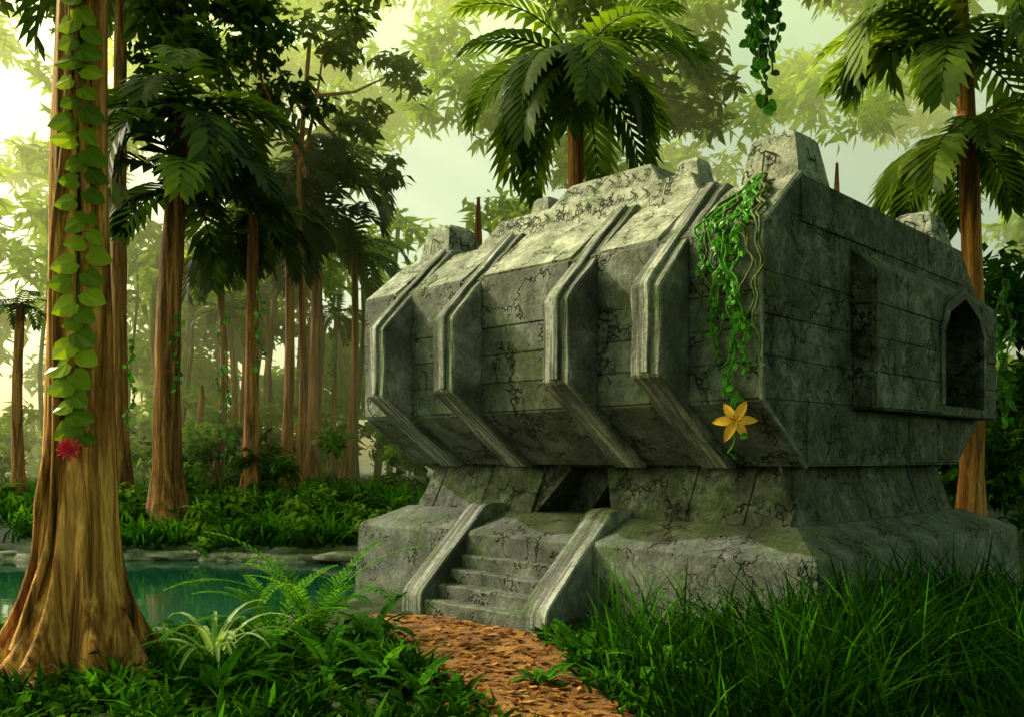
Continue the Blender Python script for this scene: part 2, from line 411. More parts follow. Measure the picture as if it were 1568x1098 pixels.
horn('horn_1',.7,2.1,1.2,1.0,7.68,.7)
horn('horn_2',9.45,2.1,1.2,.98,7.68,.7)
horn('horn_3',.7,8.35,1.15,.85,7.68,.7)
horn('horn_4',9.45,8.35,1.15,.9,7.68,.7)
horn('small_horn_1',2.75,2.4,.65,.62,8.2,.7)
horn('small_horn_2',6.55,2.4,.65,.66,8.2,.7)
A0,A1=3.46,7.42
for nm,(a,b) in (('balustrade_right',(A0,A0+.62)),('balustrade_left',(A1-.62,A1))):
    prof_mesh(nm,[(-1.05,-.3),(-1.05,.36),(-.98,.5),(.72,2.06),(.9,2.12),(1.42,2.12),(1.42,-.3)],a,b,stone_rib,jit=.02,cell=.3,bev=.03,tint=.45)
ns=6; zz=[.3+i*(1.9-.3)/ns for i in range(ns+1)]
for i in range(ns+1):
    x0=-.98+.33*i
    ringmesh('step_%d'%(i+1),[(x0,1.4,A0+.6,A1-.6,-.3 if i==0 else zz[i-1]-.05),(x0,1.4,A0+.6,A1-.6,zz[i])],stone,bev=.035,cell=.3,jit=.03,tint=.25)
Gl=Acc()
def stroke(O,U,V,N,p,q,w=.018):
    d=Vector((q[0]-p[0],q[1]-p[1])); 
    if d.length<1e-4: return
    d.normalize(); s=Vector((-d.y,d.x))*w
    c=[(p[0]+s.x,p[1]+s.y),(p[0]-s.x,p[1]-s.y),(q[0]-s.x,q[1]-s.y),(q[0]+s.x,q[1]+s.y)]
    Gl.add([O+U*x+V*y+N*.012 for x,y in c],[(0,1,2,3)],.2)
GS=[[((0,0),(0,1)),((0,1),(.6,.7)),((.6,.7),(.6,.3))],[((0,0),(0,1)),((0,0),(.6,0))],[((0,1),(.6,.5)),((.6,.5),(0,0)),((.6,.5),(.6,0))],
       [((0,0),(.3,1)),((.3,1),(.6,0))],[((0,.2),(0,1)),((.6,0),(.6,.8)),((0,.5),(.6,.5))],[((0,0),(.6,0)),((.6,0),(.6,1)),((.6,1),(.1,1)),((.3,.5),(.6,.5))],[((.1,0),(.5,1)),((.1,1),(.5,.4))]]
def glyph(O,U,V,N,u,v,s,w=.018,k=None):
    g=GS[k] if k is not None else random.choice(GS)
    for p,q in g: stroke(O,U,V,N,(u+p[0]*s,v+p[1]*s),(u+q[0]*s,v+q[1]*s),w)
def slope_frame(x0,z0,x1,z1):
    V=Vector((x1-x0,0,z1-z0)).normalized(); return Vector((x0,0,z0)),Vector((0,-1,0)),V,Vector((-V.z,0,V.x))
O,U,V,N=slope_frame(1.25,7.75,1.47,8.28); N=N*2.2
for i in range(17): glyph(O+Vector((0,7.15,0)),U,V,N,i*.28,.18,.27,.013)
O,U,V,N=slope_frame(1.8,8.34,2.05,8.86); N=N*2.2
for i in range(8): glyph(O+Vector((0,5.6,0)),U,V,N,i*.28,.16,.27,.013)
for (a,b,z,h) in ((.7,2.1,7.68,1.0),(9.45,2.1,7.68,.98),(.7,8.35,7.68,.85)):
    k=.58;q=.41
    O,U,V,N=slope_frame(b-k*.99,z+.05*h,b-q,z+h*.88); glyph(O+Vector((0,a+.12,0)),U,V,N*3,0,.24,.38,.018,0)
    V2=Vector((0,k*.99-q,h*.83)).normalized(); N2=Vector((0,-V2.z,V2.y))*3
    glyph(Vector((b-.14,a-k*.99,z+.05*h)),Vector((1,0,0)),V2,N2,0,.24,.38,.018,4)
Gl.obj('carved_glyphs',M_glyph,T)

# ================= GROUND =================
xs=np.unique(np.concatenate([np.linspace(-400,-40,19),np.linspace(-40,-20,25),np.linspace(-20,14,171),np.linspace(14,40,30),np.linspace(40,400,19)]))
ys=np.unique(np.concatenate([np.linspace(-60,4,17),np.linspace(4,34,151),np.linspace(34,60,40),np.linspace(60,500,23)]))
XX,YY=np.meshgrid(xs,ys); ZZ=gh(XX,YY)+.03*rng.normal(size=XX.shape)*(np.abs(XX)<40)
V=np.stack([XX,YY,ZZ],-1).reshape(-1,3); nx=len(xs);ny=len(ys)
I=np.arange(nx*ny).reshape(ny,nx); Fq=np.stack([I[:-1,:-1],I[:-1,1:],I[1:,1:],I[1:,:-1]],-1).reshape(-1,4)
m,nt=newmat('jungle_soil')
geo=nt.nodes.new('ShaderNodeNewGeometry'); sx=nt.nodes.new('ShaderNodeSeparateXYZ'); nt.links.new(geo.outputs['Position'],sx.inputs[0])
n1=noisen(nt,.8,5,.7); n2=noisen(nt,6,4,.7)
soil=ramp(nt,[(.3,(.008,.016,.004)),(.5,(.02,.045,.009)),(.7,(.05,.06,.02))],n1).outputs[0]
soil=mixc(nt,.6,soil,ramp(nt,[(.3,(.4,.4,.4)),(.7,(1.3,1.3,1.2))],n2).outputs[0],'MULTIPLY')
rock=ramp(nt,[(.35,(.10,.095,.085)),(.65,(.36,.35,.31))],n2).outputs[0]
zf=mth(nt,'ADD',mth(nt,'MULTIPLY_ADD',n1.outputs[0],.2,sx.outputs[2]),.10)
zr=ramp(nt,[(.0,(1,1,1)),(.06,(0,0,0))]); nt.links.new(zf,zr.inputs[0])
finish(nt,mixc(nt,zr.outputs[0],soil,rock),.9,n2.outputs[0],.6,.05)
npmesh('ground',V,Fq,np.full(len(V),.5),m,smooth=True)
pc=[(5,2.2,.9),(8,1.45,.85),(10.6,.5,1.05),(12.7,-.2,1.25),(14.5,-.7,1.45),(15.7,-.75,1.55),(17.2,-1.0,1.6)]
def pth(y):
    Y=[p[0] for p in pc]; return np.interp(y,Y,[p[1] for p in pc]),np.interp(y,Y,[p[2] for p in pc])
V=[];nys=80;nxs=16
for i in range(nys):
    y=5+12.2*i/(nys-1); c,w=pth(y)
    for k in range(nxs):
        s=-1+2*k/(nxs-1); x=c+s*w*(1+.12*math.sin(y*2.3+s)); 
        V.append((x,y,ghf(x,y)+.05-.06*abs(s)**4+.02*random.random()))
V=np.array(V);I=np.arange(nys*nxs).reshape(nys,nxs);Fq=np.stack([I[:-1,:-1],I[:-1,1:],I[1:,1:],I[1:,:-1]],-1).reshape(-1,4)
m,nt=newmat('dirt_path')
n1=noisen(nt,1.5,6,.75,mapscale=(1.3,2.0,1.5),dist=.6); n2=noisen(nt,14,5,.75)
c=ramp(nt,[(.34,(.05,.02,.008)),(.5,(.24,.095,.033)),(.66,(.50,.24,.09))],n1).outputs[0]
c=mixc(nt,.6,c,ramp(nt,[(.3,(.3,.3,.3)),(.7,(1.4,1.4,1.4))],n2).outputs[0],'MULTIPLY')
finish(nt,c,.9,n2.outputs[0],.9,.05)
path=npmesh('dirt_path',V,Fq,np.full(len(V),.5),m,smooth=True)
M_litter=leaf_mat('leaf_litter',(.05,.018,.007),(.26,.105,.035),(.52,.27,.10),.15,.7)
n=1300; y=rng.uniform(8,17,n); c,w=pth(y); x=c+np.clip(rng.normal(0,.6,n),-1.2,1.2)*w
C=np.stack([x,y,gh(x,y)+.065+rng.uniform(0,.015,n)],1); L=rng.uniform(.08,.26,n)
az=rng.uniform(0,6.28,n); d=np.stack([np.cos(az),np.sin(az),rng.normal(0,.10,n)],1); s=np.stack([-np.sin(az),np.cos(az),rng.normal(0,.25,n)],1)
Wd=(L*.5)[:,None]; L=L[:,None]
V=np.stack([C,C+d*L*.5+s*Wd*.5,C+d*L,C+d*L*.5-s*Wd*.5],1).reshape(-1,3)
npmesh('fallen_leaves',V,np.arange(4*n).reshape(n,4),np.repeat(rng.random(n),4),M_litter)

# ================= WATER =================
m,nt=newmat('pond_water')
n1=noisen(nt,1.0,3,.55,mapscale=(.8,2.8,1)); n2=noisen(nt,.35,3,.5)
col=ramp(nt,[(.35,(.003,.030,.018)),(.65,(.012,.10,.060))],n2).outputs[0]
b=finish(nt,col,.05,n1.outputs[0],.4,.05,.75)
bm=bmesh.new(); bmesh.ops.create_grid(bm,x_segments=4,y_segments=4,size=1)
me=bpy.data.meshes.new('pond_water'); bm.to_mesh(me); bm.free()
w=fin(me,'pond_water',m); w.location=(-16,PY,-.42); w.scale=(13.1,PR+.6,1)

St=Acc()
def rock(acc,c,r,t):
    bm=bmesh.new(); bmesh.ops.create_icosphere(bm,subdivisions=2,radius=1)
    sd=Vector((random.random()*50,)*3); sc=Vector((random.uniform(1.4,3.2),random.uniform(.7,1.1),random.uniform(.3,.45)))
    vs=[]
    for v in bm.verts:
        p=v.co*(1+.45*noise.noise(v.co*1.3+sd)); vs.append(Vector(c)+Vector((p.x*sc.x,p.y*sc.y,p.z*sc.z))*r)
    bm.verts.ensure_lookup_table(); acc.add(vs,[[v.index for v in f.verts] for f in bm.faces],t); bm.free()
for i in range(46):
    x=random.uniform(-27,-4.6); far=random.random()<.85
    k=PR*(max(0,1-(abs(x+16)/12.3)**4))**.25
    y=PY+k*1.04 if far else PY-k*1.02
    rock(St,(x,y+random.uniform(-.1,.5),-.38+random.uniform(0,.2)),random.uniform(.15,.5),random.random())
M_rock=stone_mat('bank_rock',(.08,.078,.07),(.18,.17,.16),(.33,.32,.30),.5,crack=False)
St.obj('bank_stones',M_rock,None,True)

# ================= FOREGROUND VINE TREE =================
FT=empty('vine_covered_tree',(-6.15,12.6,0))
def ftc(z): return .06*math.sin(z*.5+.5)+ .018*z-.05
rootaz=[-2.9,-2.3,-.35,-.9,-1.6,2.6,.6,1.6]
def ftr(z,an):
    r=np.interp(z,[-.3,0,.25,.6,1.2,2.2,4,7,10,15],[.85,.74,.66,.58,.51,.47,.41,.35,.30,.25])
    rid=math.cos(an*3+.4+z*.12)*.6+math.cos(an*5+1.3-z*.2)*.5+.3*math.cos(an*11+z*.5)
    b=0
    for i,a in enumerate(rootaz):
        d=math.atan2(math.sin(an-a-.15*math.sin(z+i)),math.cos(an-a-.15*math.sin(z+i)))
        b+=math.exp(-(d/.20)**2)*(.95+.25*math.sin(i*2.1))*math.exp(-max(z+.3,0)*(1.5+.4*math.sin(i*1.7)))
        b+=math.exp(-(d/.16)**2)*.05*math.exp(-max(z,0)*.25)
    return r*(1+.12*rid)+b*1.1+.012*noise.noise(Vector((an*3,z*.6,1)))
A=Acc(); zs=[-.3,-.2,-.1,0,.08,.16,.26,.38,.52,.7,.9,1.15,1.45,1.8]+[2.2+.45*i for i in range(28)]; n=120
for z in zs:
    for k in range(n):
        an=2*math.pi*k/n; r=ftr(z,an); A.v.append((ftc(z)+r*math.cos(an),r*math.sin(an),z)); A.t.append(.5)
for i in range(len(zs)-1):
    for k in range(n):
        k2=(k+1)%n; A.f.append((i*n+k,i*n+k2,(i+1)*n+k2,(i+1)*n+k))
A.obj('trunk',M_bark,FT,True)
A=Acc()
for i_,az in enumerate(rootaz):
    Ln=1.9+.5*math.sin(i_*1.9); pts=[];rad=[]
    for i in range(14):
        s=i/13; d=.8+Ln*s; a2=az+.3*math.sin(s*4+az*3)*s
        pts.append((d*math.cos(a2),d*math.sin(a2),.16*math.exp(-s*4)+.04-.2*s)); rad.append(.2*(1-.75*s))
    A.tube(pts,rad,10,.5)
A.obj('roots',M_bark,FT,True)
A=Acc()
for a0,tw in ((-2.2,.05),(-.9,-.03),(-2.75,.12)):
    pts=[]
    for i in range(40):
        z=.5+i*.33; an=a0+tw*z+.12*math.sin(z*1.3+a0); r=ftr(z,an)+.02
        pts.append((ftc(z)+r*math.cos(an),r*math.sin(an),z))
    A.tube(pts,[.07*(1-.3*i/40) for i in range(40)],7,.6)
A.obj('climbing_stems',M_bark,FT,True)
def heart(acc,p,N,up,s,t):
    N=N.normalized(); R=up.cross(N).normalized(); U=N.cross(R)
    out=[(0,-.08),(.28,.12),(.5,-.1),(.52,-.42),(.32,-.8),(0,-1.1),(-.32,-.8),(-.52,-.42),(-.5,-.1),(-.28,.12)]
    vs=[p+N*.02]+[p+R*x*s+U*y*s+N*(.10*s-abs(x)*.25*s+(-.12*s if y<-.7 else 0)) for x,y in out]
    acc.add(vs,[(0,i+1,(i+1)%10+1) for i in range(10)],t)
V1=Acc();V1s=Acc();pts=[]
z=3.35;sg=1
while z<11.5:
    wv=-1.22+.14*math.sin(z*1.0+1); r=ftr(z,wv)+.03
    q=Vector((ftc(z)+r*math.cos(wv),r*math.sin(wv),z)); pts.append(q)
    an=wv+sg*random.uniform(-.1,.28); r2=ftr(z,an)+.07
    p=Vector((ftc(z)+r2*math.cos(an),r2*math.sin(an),z+.05))
    N=Vector((math.cos(an)+random.uniform(-.3,.3),math.sin(an)-.2,random.uniform(.1,.7)))
    up=Vector((-sg*random.uniform(.5,1.6),0,random.uniform(.2,.9)))
    heart(V1,p,N,up,random.uniform(.22,.33),random.uniform(.1,1)); sg=-sg
    z+=.14
V1.obj('vine_leaves',M_vine,FT); V1s.tube(pts,.018,6); V1s.obj('vine_stem',M_stem,FT)
def flower(name,c,N,s,npet,mat,w=.3,curl=.3,layers=1):
    N=Vector(N).normalized(); a=N.cross(Vector((0,0,1))).normalized(); b=N.cross(a); c=Vector(c)
    e=empty(name,c)
    A=Acc()
    for l in range(layers):
        for k in range(npet):
            an=2*math.pi*(k+.5*l)/npet+random.uniform(-.08,.08); d=a*math.cos(an)+b*math.sin(an); sd=N.cross(d)
            S1=s*(1-.22*l)*random.uniform(.9,1.08); op=.25+.35*l
            rows=[]
            for i in range(6):
                u=i/5; ww=w*S1*math.sin(math.pi*min(1,(.1+.9*u)))**.8*(1 if u<1 else 0)+.003
                out=d*S1*u*(1-op*.4)+N*(S1*(op*u*1.2-curl*u*u*1.3))
                rows.append((out-sd*ww,out+N*-.08*s,out+sd*ww))
            vs=[v for r in rows for v in r]; fs=[]
            for i in range(5):
                for j in range(2): fs.append((i*3+j,i*3+j+1,(i+1)*3+j+1,(i+1)*3+j))
            A.add(vs,fs,.5)
    A.obj('petals',mat,e,True)
    B=Acc()
    for k in range(5):
        an=k*1.256; d=(a*math.cos(an)+b*math.sin(an))*.12*s
        B.tube([(0,0,0),N*s*.3+d*.6,N*s*.5+d*1.4],[.012*s,.01*s,.03*s],5,.5)
    B.obj('stamens',M_stam if mat is M_yel else mat,e)
    return e
flower('red_flower',Vector((-6.15+.15,12.6-.62,3.22)),(.1,-1,.15),.21,11,M_red,.14,.35,layers=3)

# ================= VINES ON TEMPLE =================
def t2w(b,a,z):
    th=math.radians(45.5); return Vector((3.79+b*math.cos(th)-a*math.sin(th),13.5+b*math.sin(th)+a*math.cos(th),z))
HV=empty('hanging_creeper')
A=Acc();Lf=Acc();Wd_=Acc()
def path_pt(s,a):
    if s<1.65: k=s/1.63; return (1.24-1.28*k,a,7.80-1.05*k)
    return (-.10,a,6.72-(s-1.65))
strands=[(.55,5.0,.10,1),(.75,3.8,.12,1),(.45,4.1,.09,1),(.95,3.1,.15,1),(.3,2.6,.12,0),(1.05,2.4,.1,1),(.85,4.3,.12,0),(.55,4.6,.16,1),(.2,3.2,.1,0),(.68,2.4,.2,1),(.6,4.8,.07,1),(.4,3.3,.18,0),(.8,3.2,.1,1),(1.0,3.5,.1,0),(.15,4.0,.08,0),(.5,3.6,.2,1)]
for si,(a0,Ln,amp,lf) in enumerate(strands):
    pts=[];ph=random.uniform(0,6)
    K=int(Ln/.09)
    for i in range(K):
        s=Ln*i/K; spread=min(1,s/1.2)
        a=.62+(a0-.62)*spread*1.15-.045*s+amp*math.sin(s*3.1+ph)*min(1,s)+.05*math.sin(s*11+ph)
        b,a_,z=path_pt(s,a); p=t2w(b-.03-.05*random.random(),a_,z)
        pts.append(p)
        if lf and random.random()<.65:
            N=Vector((-.6+random.uniform(-.5,.5),-.75,random.uniform(0,.6)))
            heart(Lf,p+Vector((random.uniform(-.08,.08),-.02,random.uniform(-.03,.03))),N,Vector((random.uniform(-1,1),0,random.uniform(.2,1))),random.uniform(.05,.115),random.uniform(.1,1))
    (A if lf else Wd_).tube(pts,[.032*(1-.5*i/K) for i in range(K)],6,.8)
    if si==0: tip=pts[-1]
fl=t2w(-.2,.35,3.66)
pts=[tip.lerp(fl,i/8)+Vector((.04*math.sin(i*1.5),0,0)) for i in range(9)]
A.tube(pts,.02,6,.7)
pts=[]
for i in range(26):
    s=i/25; pts.append(fl+Vector((-.02+.09*math.sin(s*7)*(.4+s*.4),.03,-.15-.5*s+.08*math.cos(s*7)*s)))
A.tube(pts,[.02*(1-.6*i/26) for i in range(26)],6,.7)
A.obj('green_stems',M_vine2,HV,True); Wd_.obj('dry_stems',M_stem,HV,True); Lf.obj('creeper_leaves',M_vine2,HV)
flower('yellow_lily',fl+Vector((0,-.10,0)),(-.3,-1,.1),.38,6,M_yel,.18,.45,layers=1)

# ================= TREES =================
def tree_at(px,Y): 
    x=(px-784)/F*Y; return Vector((x,Y,ghf(x,Y)))
tl=[
 (258,283,34,40,170,205,16,.4,2),
 (183,186,38,24,-60,200,14,.35,1),
 (330,333,40,13,400,95,11,.4,1),
 (384,388,38,22,330,130,13,.4,1),
 (436,440,42,16,300,125,13,.4,1),
 (476,482,44,20,250,150,14,.35,2),
 (527,541,46,13,385,100,12,.4,1),
 (30,32,38,17,470,70,8,.4,1),
 (512,515,50,9,480,60,9,.45,1),
 (356,350,48,9,480,70,9,.4,1),
 (412,410,52,8,440,60,9,.45,1)]
for (pb,pt,Y,w,cy,fr,nf,ti,tr) in tl:
    b=tree_at(pb,Y); t=P(pt,cy,Y); r=w/F*Y/2
    palm('palm_tree',b,t,r*1.1,r*.72,nf,fr/F*Y,fr/F*Y*.33,M_palm,ti,tiers=tr,w=.12*fr/F*Y/3.2,n=13)
b=tree_at(893,32); palm('palm_tree',b,P(880,105,32),.36,.27,24,5.1,1.6,M_palmb,.35,w=.15,n=16)
b=tree_at(1485,27); big=palm('palm_tree',b,P(1464,-60,27),.34,.25,16,5,1.5,M_palmb,.5,w=.15,n=16)
CR=Acc()
for c,nf,fl_ in ((P(1466,85,27),13,4.6),(P(1472,215,27),10,3.4)):
    for j in range(nf):
        frond(CR,c,2*math.pi*j/nf+random.uniform(-.2,.2),random.choice([.8,.4,.1]),fl_*random.uniform(.8,1.1),1.5,1.4,15,.14,min(1,max(.1,.55+random.gauss(0,.2))),.6,.05)
CR.obj('crown_fronds_lower',M_palmb,big)
def stub(px,Y,w,py):
    b=tree_at(px,Y); e=empty('dead_trunk'); A=Acc(); t=P(px,py,Y); r=w/F*Y/2
    A.tube([b.lerp(t,i/8)+Vector((.06*math.sin(i),0,0)) for i in range(9)],[r*(1.15-.3*i/8) for i in range(8)]+[r*.3],10); A.obj('trunk',M_bark2,e,True)
stub(1279,30,13,250); stub(730,30,16,303); stub(308,42,10,590); stub(372,45,8,560)

cl=[]
for (px,py,Y,r,t) in ((250,40,36,2.0,.35),(330,95,36,1.8,.3),(400,40,37,2.1,.4),(445,150,38,1.6,.35),(500,50,40,2.0,.4),(560,200,42,1.6,.4),(520,260,42,1.3,.35),(610,110,44,1.5,.45),(350,0,36,2.1,.3),(600,270,44,1.1,.4)):
    cl.append((P(px,py,Y),r,t))
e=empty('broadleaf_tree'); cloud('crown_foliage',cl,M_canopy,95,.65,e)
A=Acc(); b=tree_at(455,41)
A.tube([b.lerp(P(470,60,40),i/10)+Vector((.2*math.sin(i*.7),0,0)) for i in range(11)],[.22*(1-.06*i) for i in range(11)],10)
for c,r,t in cl[2:]:
    s=P(468,random.uniform(120,300),40); A.tube([s,s.lerp(c,.5)+Vector((0,0,-.4)),c],[.11,.07,.03],6)
A.obj('trunk_and_limbs',M_bark2,e,True)
def mk(name,items,mat,per,L,**k):
    cloud(name,[(P(px,py,Y),r,t) for (px,py,Y,r,t) in items],mat,per,L,**k)
it=[]
for i in range(26):
    px=random.uniform(-60,1680); py=random.uniform(-160,15)+(25 if px>550 else 0)
    it.append((px,py,random.uniform(38,50),random.uniform(1.5,2.6),random.uniform(.5,1)))
for i in range(9):
    it.append((random.uniform(980,1100),random.uniform(80,200),random.uniform(42,46),random.uniform(1.0,1.6),.35))
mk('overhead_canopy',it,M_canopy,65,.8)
it=[]
for i in range(52):
    px=random.uniform(100,1750); py=random.uniform(-120,400)
    it.append((px,py,random.uniform(52,62),random.uniform(1.8,3.4),random.uniform(.5,1)))
for i in range(9):
    it.append((random.uniform(-60,230),random.uniform(0,480),random.uniform(55,64),random.uniform(1.4,2.4),random.uniform(.5,1)))
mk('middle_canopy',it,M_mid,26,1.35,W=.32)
it=[]
for i in range(95):
    Y=random.uniform(66,95); px=random.uniform(-350,1900); py=random.uniform(480,700)
    it.append((px,py,Y,random.uniform(2.2,4.2),random.uniform(.4,1)))
for i in range(80):
    Y=random.uniform(74,98); px=random.uniform(-350,1900); py=random.uniform(-100,450)
    if px<200 and 60<py<380 and random.random()<.5: continue
    it.append((px,py,Y,random.uniform(2.5,5),random.uniform(.4,1)))
A=Acc(); tops=[]
for i in range(80):
    Y=random.uniform(48,80); x=-random.uniform(5,.62*Y) if i%4 else random.uniform(0,60); h=random.uniform(11,19) if x<0 else 9; b=Vector((x,Y,1.2)); r=random.uniform(.12,.3)
    A.tube([b+Vector((.3*math.sin(k+i),0,h*k/6)) for k in range(7)],[r*(1-.08*k) for k in range(7)],7)
    tops.append((b+Vector((.3*math.sin(6+i),0,h)),random.uniform(1.3,2.3),random.uniform(.3,1)))
M_hazebark=bark_mat('hazy_bark',(.08,.055,.03),(.2,.13,.06),(.32,.22,.10),.4)  # bark colour paled to stand in for aerial haze
df=empty('distant_forest')
A.obj('distant_trunks',M_hazebark,df,True)
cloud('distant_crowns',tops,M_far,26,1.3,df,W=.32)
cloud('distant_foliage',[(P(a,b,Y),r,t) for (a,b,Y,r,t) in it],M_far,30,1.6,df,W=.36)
it=[]
for i in range(50):
    Y=random.uniform(44,60); px=random.uniform(-150,700); py=random.uniform(620,730)
    it.append((px,py,Y,random.uniform(1.0,2.1),random.uniform(.4,1)))
for i in range(30):
    it.append((random.uniform(640,1450),random.uniform(330,600),random.uniform(48,60),random.uniform(1.5,3),random.uniform(.3,1)))
mk('sunlit_shrubs',it,M_mid,60,.7)
it=[]
for i in range(45):
    Y=random.uniform(27,40); px=random.uniform(1500,1750); py=random.uniform(430,760)
    it.append((px,py,Y,random.uniform(1.0,2.0),random.uniform(.1,.5)))
for i in range(12):
    it.append((random.uniform(1400,1540),random.uniform(640,780),random.uniform(29,33),random.uniform(.9,1.4),random.uniform(.1,.4)))
for i in range(30):
    Y=random.uniform(37,44); px=random.uniform(-100,640); py=random.uniform(660,745)
    it.append((px,py,Y,random.uniform(.8,1.4),random.uniform(.2,.9)))
mk('understorey_bushes',it,M_under,85,.5)
it=[]
for i in range(60):
    Y=random.uniform(31,37); px=random.uniform(-60,640); x=(px-784)/F*Y
    it.append(((px),700-(ghf(x,Y)+random.uniform(.1,.7)-CAMH)/Y*F,Y,random.uniform(.5,1.0),random.uniform(.2,.95)))
mk('bank_shrubs',it,M_under,190,.4)
cl=[]
for i in range(80):
    cl.append((Vector((random.uniform(-12,30),random.uniform(-24,17),random.uniform(17,22))),random.uniform(2.4,3.8),random.uniform(.2,.6)))
cloud('unseen_shade_canopy',cl,M_canopy,26,1.8)  # added leaf mass above the view, blocks skylight to darken foreground and temple

Lv=Acc();Ls=Acc()
def liana(p,L,r=.02,lf=.16,dens=.8,tint=.5):
    pts=[];ph=random.uniform(0,6);n=int(L/.15)
    for i in range(n):
        s=i/n; q=p+Vector((.12*math.sin(i*.5+ph),.1*math.cos(i*.4+ph),-L*s)); pts.append(q)
        if random.random()<dens:
            N=Vector((random.uniform(-.8,.8),-1,random.uniform(-.2,.6))); heart(Lv,q+Vector((random.uniform(-.12,.12),0,0)),N,Vector((random.uniform(-1,1),0,.6)),lf*random.uniform(.6,1.3),min(1,max(0,tint+random.gauss(0,.25))))
    Ls.tube(pts,r,5)
for px,py,Y,L in ((338,470,39,6),(396,440,37,3.5),(345,560,38,4.2),(462,520,43,4),(200,520,37,4),(508,440,46,5),(270,480,33.5,3)):
    liana(P(px,py,Y),L,.02,.18,.8,.6)
for dx in (-22,-10,0,9,20): liana(P(1168+dx,-90,22),3.4*random.uniform(.75,1)+(.9 if dx==0 else 0),.025,.26,1,.15)
for dx in (0,14): liana(P(1530+dx,430,24),4,.025,.2,.8,.2)
Ls.obj('liana_stems',M_stem,(lv:=empty('hanging_vines')),True); Lv.obj('liana_leaves',M_vine2,lv)

# ================= GRASS =================
def grass(name,X,Y,H,mat,Tn,wid=.022,bend=.5,sink=.03):
    n=len(X); Z=gh(X,Y)-sink; az=rng.uniform(0,2*np.pi,n); b=H*bend*rng.uniform(.2,1.5,n)
    d=np.stack([np.cos(az),np.sin(az),0*az],1); fa=rng.uniform(0,2*np.pi,n); s=np.stack([np.cos(fa),np.sin(fa)*.5,0*fa],1)
    C=np.stack([X,Y,Z],1); w=(wid*rng.uniform(.6,1.4,n))[:,None]
    rows=[]
    for k,(u,ww) in enumerate(((0,.7),(.35,1),(.7,.7),(1,.02))):
        z=H*(u-.3*u*u*(b/H)); c=C+d*(b*u*u)[:,None]; c[:,2]+=z
        rows+= [c-s*w*ww,c+s*w*ww]
    V=np.stack(rows,1).reshape(-1,3); o=(np.arange(n)*8)[:,None]
    Fq=np.concatenate([o+np.array([[0,1,3,2]]),o+np.array([[2,3,5,4]]),o+np.array([[4,5,7,6]])],0)
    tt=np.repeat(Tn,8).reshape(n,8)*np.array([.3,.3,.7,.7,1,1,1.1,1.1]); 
    return npmesh(name,V,Fq,np.clip(tt.ravel(),0,1),mat)
def inplinth(x,y):
    th=math.radians(45.5); dx=x-3.79;dy=y-13.5; b=dx*math.cos(th)+dy*math.sin(th); a=-dx*math.sin(th)+dy*math.cos(th)
    return ((b>.05)&(b<10.4)&(a>-.95)&(a<10.8))|((b>-1.15)&(b<1.5)&(a>3.4)&(a<7.5))
def clumpy(n,x0,x1,y0,y1,k,sp):
    cx=rng.uniform(x0,x1,k);cy=rng.uniform(y0,y1,k);ct=rng.random(k);i=rng.integers(0,k,n)
    return cx[i]+rng.normal(0,sp,n),cy[i]+rng.normal(0,sp,n),ct[i]
def keep(x,y,wet=-.12,pm=.85):
    c,w=pth(y); m=(np.abs(x-c)>w*pm*rng.uniform(.85,1.1,len(x)))|(y>17.3)
    return m&~inplinth(x,y)&(gh(x,y)>wet)
x,y,t=clumpy(13000,1.2,12,7.5,15.5,140,.26); m=keep(x,y); x,y,t=x[m],y[m],t[m]
hh=np.interp(x,[.5,2.0,4],[.4,.8,1.4])*(.5+.9*((t*7.3)%1))
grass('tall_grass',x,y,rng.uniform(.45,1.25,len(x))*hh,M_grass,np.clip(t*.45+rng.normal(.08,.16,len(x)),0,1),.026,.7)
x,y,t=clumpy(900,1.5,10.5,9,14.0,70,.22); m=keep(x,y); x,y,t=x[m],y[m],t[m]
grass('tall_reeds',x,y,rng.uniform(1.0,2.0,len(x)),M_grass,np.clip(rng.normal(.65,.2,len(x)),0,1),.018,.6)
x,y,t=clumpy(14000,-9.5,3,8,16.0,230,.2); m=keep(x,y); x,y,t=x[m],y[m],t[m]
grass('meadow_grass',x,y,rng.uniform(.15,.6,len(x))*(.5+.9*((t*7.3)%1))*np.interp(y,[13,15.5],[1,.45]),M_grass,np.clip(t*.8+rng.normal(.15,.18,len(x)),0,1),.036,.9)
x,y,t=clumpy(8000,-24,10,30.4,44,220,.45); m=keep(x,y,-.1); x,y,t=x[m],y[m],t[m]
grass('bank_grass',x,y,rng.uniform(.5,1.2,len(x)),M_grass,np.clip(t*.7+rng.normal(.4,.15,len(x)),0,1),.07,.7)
n=8000; x=rng.uniform(-9,9,n);y=rng.uniform(8.5,16,n);m=keep(x,y);x,y=x[m],y[m];n=len(x)
L=rng.uniform(.1,.26,n); V,Fq,TT=leaves_np(np.stack([x,y,gh(x,y)+rng.uniform(.02,.3,n)],1),L,L*.5,np.clip(rng.normal(.3,.25,n),0,1)); npmesh('ground_cover',V,Fq,TT,M_under)

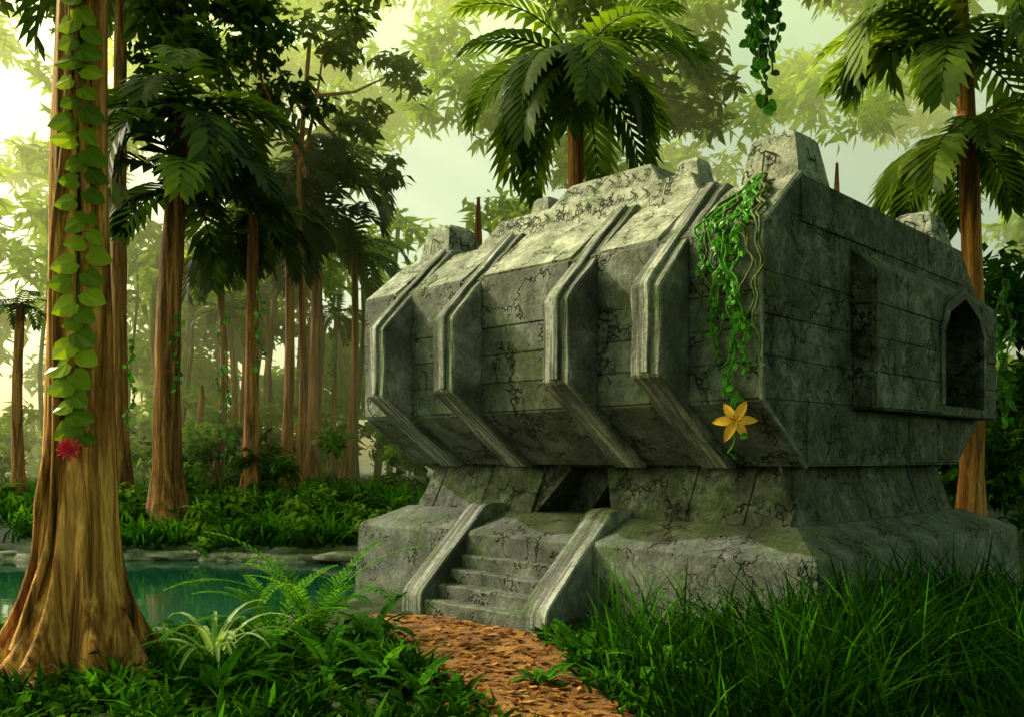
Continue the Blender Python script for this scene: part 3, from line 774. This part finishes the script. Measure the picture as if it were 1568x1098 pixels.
def fern(x,y,nf,L,ll,tint=.5,e0=.75):
    A=Acc(); c=Vector((0,0,0))
    for j in range(nf):
        az=2*math.pi*j/nf+random.uniform(-.3,.3)
        frond(A,c,az,random.uniform(e0,1.45),L*random.uniform(.75,1.1),random.uniform(.9,1.8),ll,24,.028,min(1,max(0,tint+random.gauss(0,.12))),.25,.012)
    o=A.obj('fern',M_fern); o.location=(x,y,ghf(x,y)-.03)
for (px,Y,nf,L,ll,t,e0) in ((478,14.6,12,2.6,.3,.75,1.05),(420,14.0,9,1.9,.24,.65,.8),(570,15.0,9,1.1,.2,.4,.8),(585,12.0,9,.9,.17,.6,.7),(640,11.3,8,.8,.15,.5,.7),(500,12.6,10,1.1,.2,.45,.7),(830,11.9,8,.5,.12,.6,.7),(890,12.9,9,.9,.16,.5,.7),(1010,12.2,9,1.0,.16,.65,.8),(215,13.0,9,.9,.18,.5,.7),(700,10.8,8,.6,.12,.6,.7),(330,11.2,9,1.0,.18,.4,.7)):
    fern((px-784)/F*Y,Y,nf,L,ll,t,e0)
A=Acc()
for j in range(22):
    az=random.uniform(0,6.28); e=random.uniform(.85,1.45); L=random.uniform(1.1,1.6); p=Vector((0,0,0)); pts=[];N=9
    h=Vector((math.cos(az),math.sin(az),0)); sd=Vector((-h.y,h.x,0)); t=random.uniform(.3,.9)
    for i in range(N):
        s=i/(N-1); w=.045*math.sin(math.pi*min(1,.15+.85*s))**.7 if i<N-1 else .002
        pts+= [p-sd*w,p+Vector((0,0,-.012)),p+sd*w]; ee=e-1.9*s**1.3
        p=p+(h*math.cos(ee)+Vector((0,0,math.sin(ee))))*L/(N-1)
    fs=[]
    for i in range(N-1):
        for k in range(2): fs.append((i*3+k,i*3+k+1,(i+1)*3+k+1,(i+1)*3+k))
    A.add(pts,fs,t)
o=A.obj('spider_plant',M_spider); Y=12.6; o.location=((328-784)/F*Y,Y,ghf((328-784)/F*Y,Y)+.1)

# ================= MIST in the forest =================
m=bpy.data.materials.new('forest_mist'); m.use_nodes=True; nt=m.node_tree; nt.nodes.clear()
vs_=nt.nodes.new('ShaderNodeVolumeScatter'); vs_.inputs['Color'].default_value=(.93,1,.36,1); vs_.inputs['Density'].default_value=.018; vs_.inputs['Anisotropy'].default_value=.3
o=nt.nodes.new('ShaderNodeOutputMaterial'); nt.links.new(vs_.outputs[0],o.inputs['Volume'])
bm=bmesh.new(); bmesh.ops.create_cube(bm,size=1); me=bpy.data.meshes.new('forest_mist'); bm.to_mesh(me); bm.free()
mo=fin(me,'forest_mist',m); mo.scale=(180,66,42); mo.location=(0,37+33,19)

# ================= LIGHT / WORLD / CAMERA =================
sd=Vector((-.80,.42,.60)).normalized(); el=math.asin(sd.z); azi=math.atan2(sd.x,sd.y)
sl=bpy.data.lights.new('sun','SUN'); sl.energy=5; sl.angle=math.radians(.5); sl.color=(1,.92,.64)
so=bpy.data.objects.new('sun',sl); S.collection.objects.link(so); so.rotation_euler=sd.to_track_quat('Z','Y').to_euler()
W=bpy.data.worlds.new('World'); S.world=W; W.use_nodes=True; nt=W.node_tree; nt.nodes.clear()
sky=nt.nodes.new('ShaderNodeTexSky'); sky.sky_type='NISHITA'; sky.sun_disc=False; sky.sun_elevation=el; sky.sun_rotation=azi
sky.air_density=1.0; sky.dust_density=4; sky.ozone_density=.6
hz=mixc(nt,1.0,sky.outputs[0],(2.65,2.95,.95),'MULTIPLY')
bg=nt.nodes.new('ShaderNodeBackground'); bg.inputs[1].default_value=.15; nt.links.new(hz,bg.inputs[0])
o=nt.nodes.new('ShaderNodeOutputWorld'); nt.links.new(bg.outputs[0],o.inputs[0])
cd=bpy.data.cameras.new('camera'); co=bpy.data.objects.new('camera',cd); S.collection.objects.link(co)
co.location=(0,0,CAMH); co.rotation_euler=(math.pi/2,0,0); cd.sensor_width=36; cd.lens=36*F/1568; cd.shift_y=(700-549)/1568; cd.clip_end=2000
S.camera=co
S.view_settings.view_transform='Standard'; S.view_settings.look='None'; S.view_settings.exposure=0
